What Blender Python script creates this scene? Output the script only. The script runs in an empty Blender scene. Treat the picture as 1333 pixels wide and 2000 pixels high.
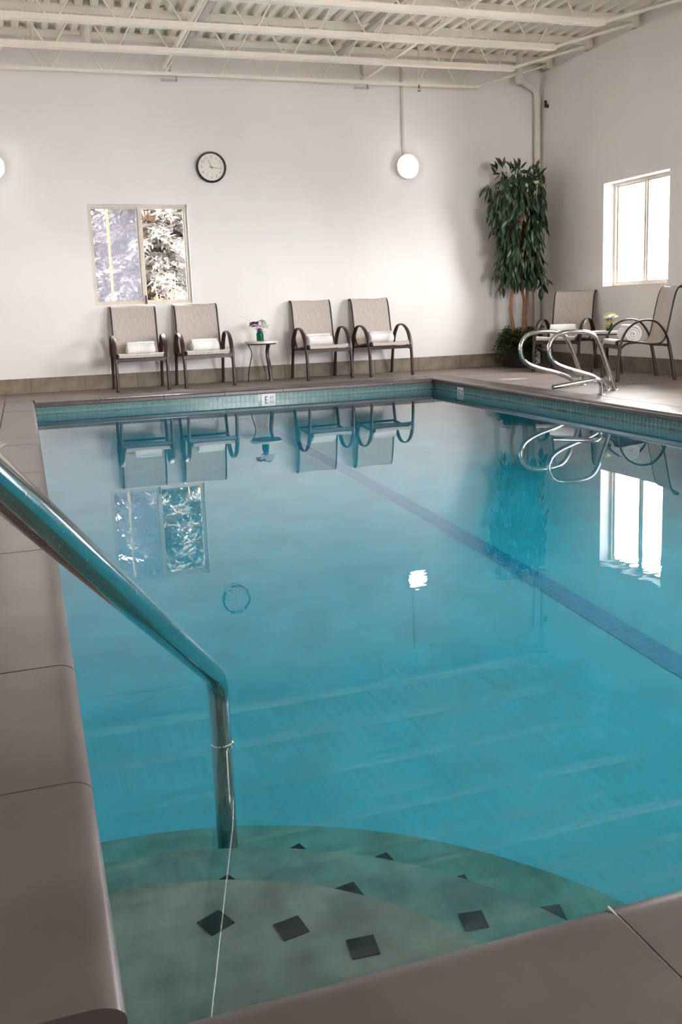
import bpy, bmesh, math, random
from mathutils import Vector, Matrix
random.seed(7)
sc = bpy.context.scene
COL = sc.collection
R = math.radians

# ------------------------------------------------------------------ camera
IMG_W, IMG_H, F_PX = 1333.0, 2000.0, 1863.34
CAM_YAW, CAM_PITCH, CAM_ROLL, CAM_H = R(18.6517), R(10.2248), R(-2.0206), 0.86
SH_X, SH_Y = 26.11, -64.85
fw = Vector((math.sin(CAM_YAW)*math.cos(CAM_PITCH), math.cos(CAM_YAW)*math.cos(CAM_PITCH), -math.sin(CAM_PITCH)))
rt = Vector((math.cos(CAM_YAW), -math.sin(CAM_YAW), 0)); up = rt.cross(fw)
r2 = rt*math.cos(CAM_ROLL) + up*math.sin(CAM_ROLL); u2 = -rt*math.sin(CAM_ROLL) + up*math.cos(CAM_ROLL)
cd = bpy.data.cameras.new('camera'); cam = bpy.data.objects.new('camera', cd); COL.objects.link(cam)
cd.sensor_fit = 'HORIZONTAL'; cd.sensor_width = 36.0; cd.lens = F_PX/IMG_W*36.0
cd.shift_x = -SH_X/IMG_W; cd.shift_y = SH_Y/IMG_W; cd.clip_start = 0.02
M = Matrix((r2, u2, -fw)).transposed().to_4x4(); M.translation = (0, 0, CAM_H); cam.matrix_world = M
sc.camera = cam

# ------------------------------------------------------------------ world, exposure
SKY = 9.0
w = bpy.data.worlds.new('overcast_sky'); sc.world = w; w.use_nodes = True
bg = w.node_tree.nodes['Background']; bg.inputs[0].default_value = (0.96, 0.98, 1.0, 1); bg.inputs[1].default_value = SKY
sc.view_settings.view_transform = 'Standard'; sc.view_settings.look = 'None'
sc.view_settings.gamma = 1; sc.view_settings.use_curve_mapping = False
sc.view_settings.exposure = 2.25
cy = sc.cycles
cy.use_denoising = True; cy.max_bounces = 14; cy.diffuse_bounces = 6; cy.glossy_bounces = 6
cy.transmission_bounces = 8; cy.transparent_max_bounces = 12; cy.volume_bounces = 0
cy.caustics_reflective = False; cy.caustics_refractive = True; cy.blur_glossy = 0.5
cy.use_adaptive_sampling = True; cy.adaptive_threshold = 0.025; cy.sample_clamp_indirect = 3.0; cy.sample_clamp_direct = 0.0

# ------------------------------------------------------------------ dimensions (metres, deck = 0)
XW, YW, XL_W, YF = 6.72, 11.72, -2.4, -2.6          # walls
NX0, NX1, NY0, NY1 = 0.047, 4.517, 1.077, 10.37     # coping nosing
COPW = 0.286
ZW = -0.131                                          # water level
BX0, BX1, BY0, BY1 = NX0-.03, NX1+.03, NY0-.03, NY1+.03
ZDECK, ZBOT = 3.93, 3.52
def floor_z(y): return -1.2 - .06*(y-2.8)

# ------------------------------------------------------------------ materials
def lin(c):
    c = c/255.0
    return c/12.92 if c <= .04045 else ((c+.055)/1.055)**2.4
def rgb(r, g, b): return (lin(r), lin(g), lin(b), 1)
class NT:
    def __init__(s, name):
        s.m = bpy.data.materials.new(name); s.m.use_nodes = True; s.t = s.m.node_tree
        s.t.nodes.clear(); s.out = s.n('ShaderNodeOutputMaterial')
    def n(s, k, **kw):
        x = s.t.nodes.new(k)
        for a, b in kw.items(): setattr(x, a, b)
        return x
    def l(s, a, b): s.t.links.new(a, b)
def mat(name, c1, c2=None, rough=.6, metal=0, scale=8, bump=0, bscale=None, spec=.5, detail=4, lo=.35, hi=.65, stretch=None, coat=0, sheen=0, transl=0):
    N = NT(name); p = N.n('ShaderNodeBsdfPrincipled'); N.l(p.outputs[0], N.out.inputs[0])
    p.inputs['Roughness'].default_value = rough; p.inputs['Metallic'].default_value = metal
    p.inputs['Specular IOR Level'].default_value = spec; p.inputs['Coat Weight'].default_value = coat
    p.inputs['Sheen Weight'].default_value = sheen
    tc = N.n('ShaderNodeTexCoord'); vec = tc.outputs['Object']
    if stretch:
        mp = N.n('ShaderNodeMapping'); mp.inputs['Scale'].default_value = stretch; N.l(vec, mp.inputs[0]); vec = mp.outputs[0]
    if c2 is not None:
        nz = N.n('ShaderNodeTexNoise'); nz.inputs['Scale'].default_value = scale; nz.inputs['Detail'].default_value = detail
        N.l(vec, nz.inputs[0]); cr = N.n('ShaderNodeValToRGB'); N.l(nz.outputs['Fac'], cr.inputs[0])
        cr.color_ramp.elements[0].position = lo; cr.color_ramp.elements[1].position = hi
        cr.color_ramp.elements[0].color = c1; cr.color_ramp.elements[1].color = c2
        N.l(cr.outputs[0], p.inputs['Base Color'])
    else: p.inputs['Base Color'].default_value = c1
    if bump:
        nb = N.n('ShaderNodeTexNoise'); nb.inputs['Scale'].default_value = bscale or scale*4; nb.inputs['Detail'].default_value = 6
        N.l(vec, nb.inputs[0]); b = N.n('ShaderNodeBump'); b.inputs['Strength'].default_value = bump; b.inputs['Distance'].default_value = .01
        N.l(nb.outputs['Fac'], b.inputs['Height']); N.l(b.outputs[0], p.inputs['Normal'])
    return N.m
MT = {}
MT['wall'] = mat('painted_plaster', rgb(240,234,230), rgb(233,227,223), .7, scale=.9, bump=.06, bscale=60)
MT['reveal'] = mat('white_reveal_paint', rgb(240,238,236), None, .6)
MT['ceil'] = mat('cream_painted_steel', rgb(240,231,217), rgb(232,222,208), .55, scale=3)
MT['joist'] = mat('cream_joist_paint', rgb(245,236,222), rgb(238,228,214), .5, scale=4)
MT['grey_steel'] = mat('grey_bridging_steel', rgb(180,174,168), rgb(196,190,182), .5, scale=6)
MT['coping'] = mat('sealed_grey_stone', rgb(70,59,58), rgb(86,75,72), .33, scale=3.2, bump=.03, bscale=90, spec=.6)
MT['mortar'] = mat('pale_mortar', rgb(190,184,172), rgb(165,160,150), .9, scale=30)
MT['joint'] = mat('dark_joint_grout', rgb(82,74,70), None, .9)
MT['deck'] = mat('taupe_deck_tile', rgb(118,106,99), rgb(136,124,116), .52, scale=2.2, bump=.08, bscale=70, spec=.35)
MT['base'] = mat('brown_stone_tile', rgb(112,98,84), rgb(140,126,106), .55, scale=7, detail=7, bump=.1)
MT['plaster'] = mat('pool_plaster', rgb(146,170,176), rgb(160,184,190), .7, scale=3)
MT['step'] = mat('mottled_step_plaster', rgb(122,116,108), rgb(156,148,136), .7, scale=9, detail=8)
MT['lane'] = mat('blue_lane_tile', rgb(82,134,160), rgb(100,152,176), .4, scale=20)
MT['tile'] = mat('teal_glazed_tile', rgb(70,108,106), rgb(104,138,135), .18, scale=9, detail=1)
MT['grout'] = mat('white_grout', rgb(205,210,202), None, .9)
MT['black_tile'] = mat('black_tile', rgb(16,12,20), rgb(28,22,30), .4, scale=12)
MT['white_tile'] = mat('white_marker_tile', rgb(226,222,220), None, .25)
MT['black_ink'] = mat('black_glaze', rgb(24,26,26), None, .4)
MT['frame'] = mat('brown_powder_coat', rgb(48,29,27), rgb(60,38,34), .38, scale=30, bump=.05, bscale=200)
MT['towel'] = mat('white_terry', rgb(250,248,247), rgb(242,239,237), .95, scale=60, bump=.5, bscale=260, sheen=.3)
MT['white_top'] = mat('white_table_top', rgb(232,226,222), rgb(214,206,200), .4, scale=12)
MT['alu'] = mat('beige_window_frame', rgb(205,193,180), rgb(214,203,190), .45, scale=10)
MT['black'] = mat('black_plastic', rgb(30,27,26), rgb(44,38,34), .4, scale=20)
MT['dial'] = mat('cream_dial', rgb(236,226,214), None, .5)
MT['numeral'] = mat('grey_numeral', rgb(150,143,136), None, .6)
MT['hand'] = mat('dark_clock_hand', rgb(70,60,58), None, .5)
MT['lampbase'] = mat('white_lamp_housing', rgb(236,228,222), None, .4)
MT['conduit'] = mat('painted_conduit', rgb(206,199,192), None, .5)
MT['pvc'] = mat('cream_pipe', rgb(226,219,208), rgb(216,208,198), .5, scale=6)
MT['bark'] = mat('ficus_bark', rgb(120,86,62), rgb(164,122,90), .8, scale=14, stretch=(3,3,.6), bump=.4, bscale=40)
MT['pot'] = mat('dark_wicker', rgb(28,20,18), rgb(48,34,28), .7, scale=40, bump=.6, bscale=80)
MT['soil'] = mat('dark_soil', rgb(40,32,25), None, .95)
MT['stem'] = mat('green_stem', rgb(80,110,60), None, .6)
MT['straw'] = mat('raffia_straw', rgb(190,155,95), rgb(215,185,125), .8, scale=40)
MT['petal_white'] = mat('white_petal', rgb(238,238,232), None, .7)
MT['petal_purple'] = mat('purple_petal', rgb(120,52,122), rgb(165,90,165), .7, scale=60)
MT['petal_yellow'] = mat('yellow_petal', rgb(214,205,92), rgb(232,226,140), .7, scale=50)
MT['petal_dark'] = mat('dark_flower_centre', rgb(62,48,40), None, .8)
MT['yellow'] = mat('yellow_post_paint', rgb(136,116,22), None, .6)
MT['ground'] = mat('snowy_ground', rgb(200,200,204), rgb(150,148,146), .9, scale=.8)
MT['chip'] = mat('worn_white_paint', rgb(180,174,172), rgb(150,142,138), .8, scale=12)

def leafmat(name, c1, c2, rough=.4):
    N = NT(name); p = N.n('ShaderNodeBsdfPrincipled'); oi = N.n('ShaderNodeObjectInfo'); cr = N.n('ShaderNodeValToRGB')
    g = N.n('ShaderNodeNewGeometry'); a = N.n('ShaderNodeMath', operation='ADD'); fr = N.n('ShaderNodeMath', operation='FRACT')
    N.l(oi.outputs['Random'], a.inputs[0]); N.l(g.outputs['Random Per Island'], a.inputs[1]); N.l(a.outputs[0], fr.inputs[0])
    N.l(fr.outputs[0], cr.inputs[0]); cr.color_ramp.elements[0].color = c1; cr.color_ramp.elements[1].color = c2
    N.l(cr.outputs[0], p.inputs['Base Color']); p.inputs['Roughness'].default_value = rough
    N.l(p.outputs[0], N.out.inputs[0]); return N.m
MT['leaf'] = leafmat('ficus_leaf', rgb(20,36,22), rgb(52,78,44), .4)
MT['fern'] = leafmat('fern_leaf', rgb(24,44,18), rgb(66,92,36), .6)
MT['vaseleaf'] = leafmat('vase_leaf', rgb(45,80,40), rgb(105,135,60), .5)
MT['needle'] = leafmat('frosted_spruce_needle', rgb(72,67,62), rgb(112,105,97), .8)
MT['sunneedle'] = leafmat('sun_tinted_spruce_needle', rgb(74,62,50), rgb(128,112,94), .8)  # warm tan painted into the needles in place of sunlight on the branches
MT['sunlitleaf'] = leafmat('sun_tinted_shrub_leaf', rgb(70,48,24), rgb(128,98,58), .8)  # gold leaf colour imitates warm sunlight, no sun lamp outside

def steel(name, rough, scratch):
    N = NT(name); p = N.n('ShaderNodeBsdfPrincipled'); N.l(p.outputs[0], N.out.inputs[0])
    p.inputs['Base Color'].default_value = (.5,.49,.48,1); p.inputs['Metallic'].default_value = 1; p.inputs['Roughness'].default_value = rough
    if scratch:
        tc = N.n('ShaderNodeTexCoord'); mp = N.n('ShaderNodeMapping'); mp.inputs['Rotation'].default_value = (.5,.3,.4)
        mp.inputs['Scale'].default_value = (260, 260, 40); N.l(tc.outputs['Object'], mp.inputs[0])
        nz = N.n('ShaderNodeTexNoise'); nz.inputs['Scale'].default_value = 1; nz.inputs['Detail'].default_value = 2; N.l(mp.outputs[0], nz.inputs[0])
        cr = N.n('ShaderNodeValToRGB'); cr.color_ramp.elements[0].position = .7; cr.color_ramp.elements[1].position = .76
        cr.color_ramp.elements[0].color = (rough,)*3+(1,); cr.color_ramp.elements[1].color = (.6,)*3+(1,)
        N.l(nz.outputs['Fac'], cr.inputs[0]); N.l(cr.outputs[0], p.inputs['Roughness'])
    return N.m
MT['chrome'] = steel('polished_steel', .05, False)
MT['rail'] = steel('scratched_steel', .13, True)

def sling():
    N = NT('beige_sling_weave'); p = N.n('ShaderNodeBsdfPrincipled'); N.l(p.outputs[0], N.out.inputs[0])
    p.inputs['Roughness'].default_value = .6; p.inputs['Specular IOR Level'].default_value = .35
    tc = N.n('ShaderNodeTexCoord'); mp = N.n('ShaderNodeMapping'); mp.inputs['Scale'].default_value = (160, 12, 12); N.l(tc.outputs['Object'], mp.inputs[0])
    a = N.n('ShaderNodeTexNoise'); a.inputs['Scale'].default_value = 1.6; a.inputs['Detail'].default_value = 5; N.l(mp.outputs[0], a.inputs[0])
    mp2 = N.n('ShaderNodeMapping'); mp2.inputs['Scale'].default_value = (40, 220, 220); N.l(tc.outputs['Object'], mp2.inputs[0])
    b = N.n('ShaderNodeTexNoise'); b.inputs['Scale'].default_value = 1.6; b.inputs['Detail'].default_value = 4; N.l(mp2.outputs[0], b.inputs[0])
    ad = N.n('ShaderNodeMath', operation='ADD'); N.l(a.outputs['Fac'], ad.inputs[0]); N.l(b.outputs['Fac'], ad.inputs[1])
    cr = N.n('ShaderNodeValToRGB'); N.l(ad.outputs[0], cr.inputs[0]); cr.color_ramp.elements[0].position = .75; cr.color_ramp.elements[1].position = 1.0
    cr.color_ramp.elements[0].color = rgb(158,145,136); cr.color_ramp.elements[1].color = rgb(192,180,170)
    cr.color_ramp.elements[0].position = .8; cr.color_ramp.elements[1].position = 1.2 if False else 1.0
    N.l(cr.outputs[0], p.inputs['Base Color']); return N.m
MT['sling'] = sling()

def pane(name, tint=(1,1,1,1), veil=None):
    N = NT(name); tr = N.n('ShaderNodeBsdfTransparent'); tr.inputs[0].default_value = tint
    gl = N.n('ShaderNodeBsdfGlossy'); gl.inputs['Roughness'].default_value = .0
    lw = N.n('ShaderNodeLayerWeight'); lw.inputs['Blend'].default_value = .12
    mx = N.n('ShaderNodeMixShader'); N.l(lw.outputs['Fresnel'], mx.inputs[0]); N.l(tr.outputs[0], mx.inputs[1]); N.l(gl.outputs[0], mx.inputs[2])
    last = mx
    if veil:
        df = N.n('ShaderNodeBsdfTranslucent'); df.inputs[0].default_value = veil[0]
        m2 = N.n('ShaderNodeMixShader'); m2.inputs[0].default_value = veil[1]; N.l(mx.outputs[0], m2.inputs[1]); N.l(df.outputs[0], m2.inputs[2]); last = m2
    N.l(last.outputs[0], N.out.inputs[0]); return N.m
MT['pane'] = pane('clear_pane')
MT['screen'] = pane('insect_screen', (1,1,1,1), (rgb(64,63,69), .45))
def glassmat(name, col, ior=1.45):
    N = NT(name); g = N.n('ShaderNodeBsdfGlass'); g.inputs['Color'].default_value = col; g.inputs['IOR'].default_value = ior; g.inputs['Roughness'].default_value = .02
    N.l(g.outputs[0], N.out.inputs[0]); return N.m
MT['jar'] = glassmat('green_jar_glass', rgb(150,205,190))
def water():
    N = NT('pool_water'); g = N.n('ShaderNodeBsdfGlass'); g.inputs['IOR'].default_value = 1.33; g.inputs['Roughness'].default_value = 0
    g.inputs['Color'].default_value = (1,1,1,1)
    tc = N.n('ShaderNodeTexCoord'); mp = N.n('ShaderNodeMapping'); mp.inputs['Scale'].default_value = (9, 15, 1); N.l(tc.outputs['Object'], mp.inputs[0])
    nz = N.n('ShaderNodeTexNoise'); nz.inputs['Scale'].default_value = 1; nz.inputs['Detail'].default_value = 2; N.l(mp.outputs[0], nz.inputs[0])
    sx = N.n('ShaderNodeSeparateXYZ'); N.l(tc.outputs['Object'], sx.inputs[0])
    cr = N.n('ShaderNodeValToRGB'); mr = N.n('ShaderNodeMath', operation='MULTIPLY'); mr.inputs[1].default_value = .1; ma = N.n('ShaderNodeMath', operation='MULTIPLY_ADD'); ma.inputs[1].default_value = .3; N.l(sx.outputs[0], ma.inputs[0]); N.l(sx.outputs[1], ma.inputs[2]); N.l(ma.outputs[0], mr.inputs[0]); N.l(mr.outputs[0], cr.inputs[0])
    el = cr.color_ramp.elements; el[0].position = .20; el[0].color = (.05,)*3+(1,); el[1].position = .50; el[1].color = (.02,)*3+(1,)
    for p_, v_ in ((.32, .05), (.345, .6), (.365, .6), (.38, .05)): e_ = el.new(p_); e_.color = (v_,)*3+(1,)
    mu = N.n('ShaderNodeMath', operation='MULTIPLY'); N.l(nz.outputs['Fac'], mu.inputs[0]); N.l(cr.outputs[0], mu.inputs[1])
    b = N.n('ShaderNodeBump'); b.inputs['Strength'].default_value = .03; b.inputs['Distance'].default_value = .02; N.l(mu.outputs[0], b.inputs['Height']); N.l(b.outputs[0], g.inputs['Normal'])
    va = N.n('ShaderNodeVolumeAbsorption'); va.inputs['Color'].default_value = (.0, .875, .95, 1); va.inputs['Density'].default_value = 1.0
    N.l(g.outputs[0], N.out.inputs['Surface']); N.l(va.outputs[0], N.out.inputs['Volume']); return N.m
MT['water'] = water()
def emit(name, col, s):
    N = NT(name); e = N.n('ShaderNodeEmission'); e.inputs[0].default_value = col; e.inputs[1].default_value = s; N.l(e.outputs[0], N.out.inputs[0]); return N.m
MT['lamp'] = emit('lit_lamp_lens', (1,.93,.84,1), 6)

# ------------------------------------------------------------------ mesh helpers
class MB:
    def __init__(s): s.v = []; s.f = []
    def box(s, x0, x1, y0, y1, z0, z1):
        b = len(s.v); s.v += [(x,y,z) for z in (z0,z1) for y in (y0,y1) for x in (x0,x1)]
        s.f += [tuple(b+i for i in q) for q in ((0,2,3,1),(4,5,7,6),(0,1,5,4),(2,6,7,3),(0,4,6,2),(1,3,7,5))]; return s
    def tube(s, path, ra, rb=None, seg=10, ref=(0,0,1), cap=True):
        P = [Vector(p) for p in path]; n = len(P); b = len(s.v); ref = Vector(ref); prev = None
        for i in range(n):
            t = (P[min(i+1,n-1)]-P[max(i-1,0)]).normalized()
            if prev is None:
                a = ref - t*ref.dot(t)
                if a.length < 1e-4: a = Vector((1,0,0)) - t*t.x
            else: a = prev - t*prev.dot(t)
            a.normalize(); prev = a; c = t.cross(a)
            r1 = ra[i] if isinstance(ra,(list,tuple)) else ra
            q = r1 if rb is None else (rb[i] if isinstance(rb,(list,tuple)) else rb)
            for k in range(seg):
                an = 2*math.pi*k/seg; s.v.append(tuple(P[i] + a*(math.cos(an)*r1) + c*(math.sin(an)*q)))
        for i in range(n-1):
            for k in range(seg):
                k2 = (k+1)%seg; s.f.append((b+i*seg+k, b+i*seg+k2, b+(i+1)*seg+k2, b+(i+1)*seg+k))
        if cap:
            s.f.append(tuple(b+k for k in range(seg))[::-1]); s.f.append(tuple(b+(n-1)*seg+k for k in range(seg)))
        return s
    def lathe(s, prof, c=(0,0,0), seg=24, axis='z'):
        b = len(s.v); n = len(prof)
        for r, h in prof:
            for k in range(seg):
                a = 2*math.pi*k/seg; x, y, z = r*math.cos(a), r*math.sin(a), h
                if axis == 'y': x, y, z = r*math.cos(a), -h, r*math.sin(a)
                s.v.append((c[0]+x, c[1]+y, c[2]+z))
        for i in range(n-1):
            for k in range(seg):
                k2 = (k+1)%seg; s.f.append((b+i*seg+k, b+i*seg+k2, b+(i+1)*seg+k2, b+(i+1)*seg+k))
        s.f.append(tuple(b+k for k in range(seg))[::-1]); s.f.append(tuple(b+(n-1)*seg+k for k in range(seg))); return s
    def prism(s, poly, fn0, fn1):
        b = len(s.v); n = len(poly); s.v += [fn0(*p) for p in poly] + [fn1(*p) for p in poly]
        s.f.append(tuple(b+i for i in range(n))[::-1]); s.f.append(tuple(b+n+i for i in range(n)))
        for i in range(n):
            j = (i+1)%n; s.f.append((b+i, b+j, b+n+j, b+n+i))
        return s
    def mesh(s, name, m, smooth=False, fix=True):
        me = bpy.data.meshes.new(name); me.from_pydata(s.v, [], s.f); me.materials.append(MT[m] if isinstance(m,str) else m)
        if fix:
            bm = bmesh.new(); bm.from_mesh(me); bmesh.ops.recalc_face_normals(bm, faces=bm.faces); bm.to_mesh(me); bm.free()
        if smooth:
            me.polygons.foreach_set('use_smooth', [True]*len(me.polygons)); me.set_sharp_from_angle(angle=R(38))
        me.update(); return me
    def build(s, name, m, parent=None, smooth=False, fix=True, kind=None, loc=None):
        return link(name, s.mesh(name, m, smooth, fix), parent, kind=kind, loc=loc)
def link(name, me, parent=None, loc=None, kind=None, label=None):
    o = bpy.data.objects.new(name, me); COL.objects.link(o)
    if parent is not None: o.parent = parent
    if loc is not None: o.location = loc
    if kind: o['kind'] = kind
    if label: o['label'] = label
    return o
def thing(name, label, cat, loc=(0,0,0), rz=0, group=None):
    o = bpy.data.objects.new(name, None); COL.objects.link(o); o.location = loc; o.rotation_euler = (0,0,rz); o.empty_display_size = .1
    return tag(o, label, cat, group)
def tag(o, label, cat, group=None):
    o['label'] = label; o['category'] = cat
    if group: o['group'] = group
    return o
def struct(o, label=None):
    o['kind'] = 'structure'
    if label: o['label'] = label
    return o
def smooth_path(pts, n=6):
    P = [Vector(p) for p in pts]; P = [P[0]*2-P[1]] + P + [P[-1]*2-P[-2]]; out = []
    for i in range(1, len(P)-2):
        for k in range(n):
            t = k/n; a, b, c, d = P[i-1], P[i], P[i+1], P[i+2]
            out.append(.5*((2*b)+(c-a)*t+(2*a-5*b+4*c-d)*t*t+(3*b-a-3*c+d)*t**3))
    out.append(P[-2]); return out
def bent(pts, rad, n=6):
    """polyline with its corners rounded by rad"""
    P = [Vector(p) for p in pts]; out = [P[0]]
    for i in range(1, len(P)-1):
        a = (P[i-1]-P[i]); c = (P[i+1]-P[i]); r = min(rad, a.length*.49, c.length*.49)
        p0 = P[i]+a.normalized()*r; p1 = P[i]+c.normalized()*r
        for k in range(n+1):
            t = k/n; out.append(p0*(1-t)**2 + P[i]*2*t*(1-t) + p1*t*t)
    out.append(P[-1]); return out
_txt = {}
def text_mesh(s, size, m, depth=.001):
    cu = bpy.data.curves.new('lettering', 'FONT'); cu.body = s; cu.size = size; cu.extrude = depth; cu.align_x = 'CENTER'; cu.align_y = 'CENTER'
    o = bpy.data.objects.new('tmp', cu); COL.objects.link(o)
    dg = bpy.context.evaluated_depsgraph_get(); me = bpy.data.meshes.new_from_object(o.evaluated_get(dg))
    bpy.data.objects.remove(o); bpy.data.curves.remove(cu); me.materials.clear(); me.materials.append(MT[m]); return me

# ------------------------------------------------------------------ walls with openings
def wall_cells(u0, u1, z0, z1, holes):
    us = sorted({u0, u1, *[h[0] for h in holes], *[h[1] for h in holes]}); out = []
    for a, b in zip(us, us[1:]):
        h = [q for q in holes if q[0] <= a+1e-6 and q[1] >= b-1e-6]
        if h: out += [(a, b, z0, h[0][2]), (a, b, h[0][3], z1)]
        else: out.append((a, b, z0, z1))
    return out
WB = (0.826, 1.978, 0.976, 2.123)                      # back window x0 x1 z0 z1
WR = [(8.956, 10.203, .997, 2.199), (4.9, 6.6, .997, 2.6), (2.4, 4.2, .9, 2.8)]
WF = [(4.0, 6.4, .9, 2.9)]       # glazing behind the camera
ZT = 4.06
m = MB()
for a, b, c, d in wall_cells(XL_W-.25, XW+.25, -.02, ZT, [WB]): m.box(a, b, YW, YW+.25, c, d)
wall_back = struct(m.build('wall_back', 'wall'), 'white plastered back wall above the brown tile skirting')
m = MB()
for a, b, c, d in wall_cells(YF-.25, YW, -.02, 3.78, WR): m.box(XW, XW+.25, a, b, c, d)
m.box(XW+.09, XW+.25, YF-.25, YW, 3.78, ZT)
struct(m.build('wall_right', 'wall'), 'off-white right wall in half shade')
struct(MB().box(XL_W-.25, XL_W, YF-.25, YW, -.02, ZT).build('wall_left', 'wall'), 'white left wall of the pool hall')
m = MB()
for a, b, c, d in wall_cells(XL_W, XW, -.02, ZT, WF): m.box(a, b, YF-.25, YF, c, d)
struct(m.build('wall_front', 'wall'), 'white front wall of the pool hall')

# ------------------------------------------------------------------ ceiling
ceiling = struct(MB().box(XL_W-.25, XW+.25, YF-.25, YW+.25, ZT, ZT+.12).build('ceiling', 'ceil'), 'cream corrugated metal roof deck over the pool')
PIT = .152
def deck_profile(n):
    p = []
    for i in range(n):
        x = i*PIT; p += [(x, 0), (x+.062, 0), (x+.079, .045), (x+.135, .045)]
    return p + [(n*PIT, 0)]
pr = deck_profile(6); m = MB(); L0, L1 = YF, YW+.02
for x, z in pr: m.v += [(x, L0, z), (x, L1, z)]
for i in range(len(pr)-1): m.f.append((2*i, 2*i+1, 2*i+3, 2*i+2))
b0 = len(m.v)
for x, z in pr: m.v += [(x, L0, z+.003), (x, L1, z+.003)]
for i in range(len(pr)-1): m.f.append((b0+2*i, b0+2*i+2, b0+2*i+3, b0+2*i+1))
dm = m.mesh('deck_panel', 'ceil', fix=False)
x = XL_W
while x < XW+.05:
    link('deck_panel', dm, ceiling, loc=(x, 0, ZDECK)); x += 6*PIT

# ------------------------------------------------------------------ open-web joists
JX = 5.735; PER = .62; ordn = ['nearest the back wall', 'second from the back wall', 'third from the back wall', 'fourth from the back wall', 'fifth from the back wall'] + [w_+' from the back wall' for w_ in ('sixth','seventh','eighth','ninth','tenth','eleventh','twelfth','thirteenth')]
ZB2 = ZBOT+.06
def chord(big):
    m = MB(); x0, x1 = XL_W+.35, JX
    if big:
        m.box(x0, x1, -.045, -.006, ZBOT, ZBOT+.006).box(x0, x1, .006, .045, ZBOT, ZBOT+.006)
        m.box(x0, x1, -.014, -.007, ZBOT+.006, ZBOT+.062).box(x0, x1, .007, .014, ZBOT+.006, ZBOT+.062)
    else: m.box(x0, x1, -.02, .02, ZBOT, ZBOT+.035)
    return m.mesh('bottom_chord', 'joist')
mt_ = MB().box(XL_W, XW+.08, -.05, -.008, ZDECK-.006, ZDECK).box(XL_W, XW+.08, .008, .05, ZDECK-.006, ZDECK).box(XL_W, XW+.08, -.016, -.008, ZDECK-.066, ZDECK-.006).box(XL_W, XW+.08, .008, .016, ZDECK-.066, ZDECK-.006)
top_me = mt_.mesh('top_chord', 'joist')
bc_big, bc_small = chord(True), chord(False)
bar_a = MB().tube([(0,0,ZBOT+.03),(-.215,0,ZDECK-.03)], .0095, seg=6).mesh('web_bar', 'joist', True)
bar_b = MB().tube([(0,0,ZBOT+.03),(.215,0,ZDECK-.03)], .0095, seg=6).mesh('web_bar', 'joist', True)
end_me = MB().box(-.02,.02,-.012,.012,0,1).mesh('end_strut','joist')
end_me = MB().tube([(JX-.02,0,ZBOT+.03),(XW+.03,0,ZDECK-.075)], .017, seg=6).mesh('end_strut', 'joist', True)
seat_me = MB().box(XW-.03, XW+.085, -.05, .05, ZDECK-.135, ZDECK-.066).mesh('bearing_seat', 'ceil')
JY = [11.536-.9304*k for k in range(13)]
for k, y in enumerate(JY):
    lab = 'cream open-web steel roof joist, ' + ordn[k]; grp = 'open-web roof joists'
    t = thing('roof_joist', lab, 'joist', (0, y, 0), 0, grp)
    link('top_chord', top_me, t); link('bottom_chord', bc_small if k == 0 else bc_big, t)
    link('end_strut', end_me, t); link('bearing_seat', seat_me, t)
    x = .515
    while x-PER > XL_W+.4: x -= PER
    while x < JX-.05:
        link('web_bar', bar_a, t, loc=(x-.045, 0, 0)); link('web_bar', bar_b, t, loc=(x+.045, 0, 0)); x += PER
# bridging along the chords
def bridging(x, z, mt, lab, y0=.3, y1=11.5, flat=False):
    m = MB()
    if flat: m.box(x-.03, x+.03, y0, y1, z, z+.006).box(x-.03, x-.024, y0, y1, z+.006, z+.05)
    else: m.box(x-.016, x+.016, y0, y1, z, z+.005).box(x-.016, x-.011, y0, y1, z+.005, z+.034)
    return tag(m.build('bridging_bar', mt), lab, 'bar')
bridging(4.235, ZB2+.005, 'joist', 'thin cream bridging bar over the joists, on the lamp side')
bridging(1.78, ZB2+.005, 'joist', 'thin cream bridging bar over the joists, above the clock')
bridging(2.02, ZDECK-.13, 'grey_steel', 'wide grey bridging bar under the roof deck, above the clock', flat=True)
bridging(3.86, ZDECK-.13, 'grey_steel', 'wide grey bridging bar under the roof deck, left of the wall lamp', flat=True)
def brace(x, lab):
    t = thing('wall_brace', lab, 'bracket', (x, YW, 0))
    MB().tube([(0,-.19,ZBOT+.05),(.06,-.004,ZBOT+.35)], .022, .006, seg=6, ref=(1,0,0)).build('strap', 'grey_steel', t)
    MB().box(-.09,.09,-.17,-.14,ZBOT-.05,ZBOT-.03).box(.075,.09,-.17,-.14,ZBOT-.05,ZBOT).build('clip', 'grey_steel', t)
brace(1.84, 'small grey brace between the last joist and the wall, above the clock')
brace(4.17, 'small grey brace between the last joist and the wall, left of the wall lamp')

# ------------------------------------------------------------------ deck floor, baseboards
floor = struct(MB().box(XL_W, NX0-COPW, YF, YW, -.12, -.006).box(NX1+COPW, XW, YF, YW, -.12, -.006).box(NX0-COPW, NX1+COPW, NY1+COPW, YW, -.12, -.006).box(NX0-COPW, NX1+COPW, YF, NY0-COPW, -.12, -.006).build('floor', 'joint'), 'taupe stone tile pool deck')
def lay(x0, x1, y0, y1, s=.6, g=.004):
    nx = max(1, round((x1-x0)/s)); ny = max(1, round((y1-y0)/s)); dx, dy = (x1-x0)/nx, (y1-y0)/ny
    me = MB().box(g/2, dx-g/2, g/2, dy-g/2, -.006, 0).mesh('floor_tile', 'deck')
    for i in range(nx):
        for j in range(ny): link('floor_tile', me, floor, loc=(x0+i*dx, y0+j*dy, 0))
G = .008
lay(XL_W, NX0-COPW-G, NY0-COPW, YW, .6); lay(NX1+COPW+G, XW, NY0-COPW, YW, .6)
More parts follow.
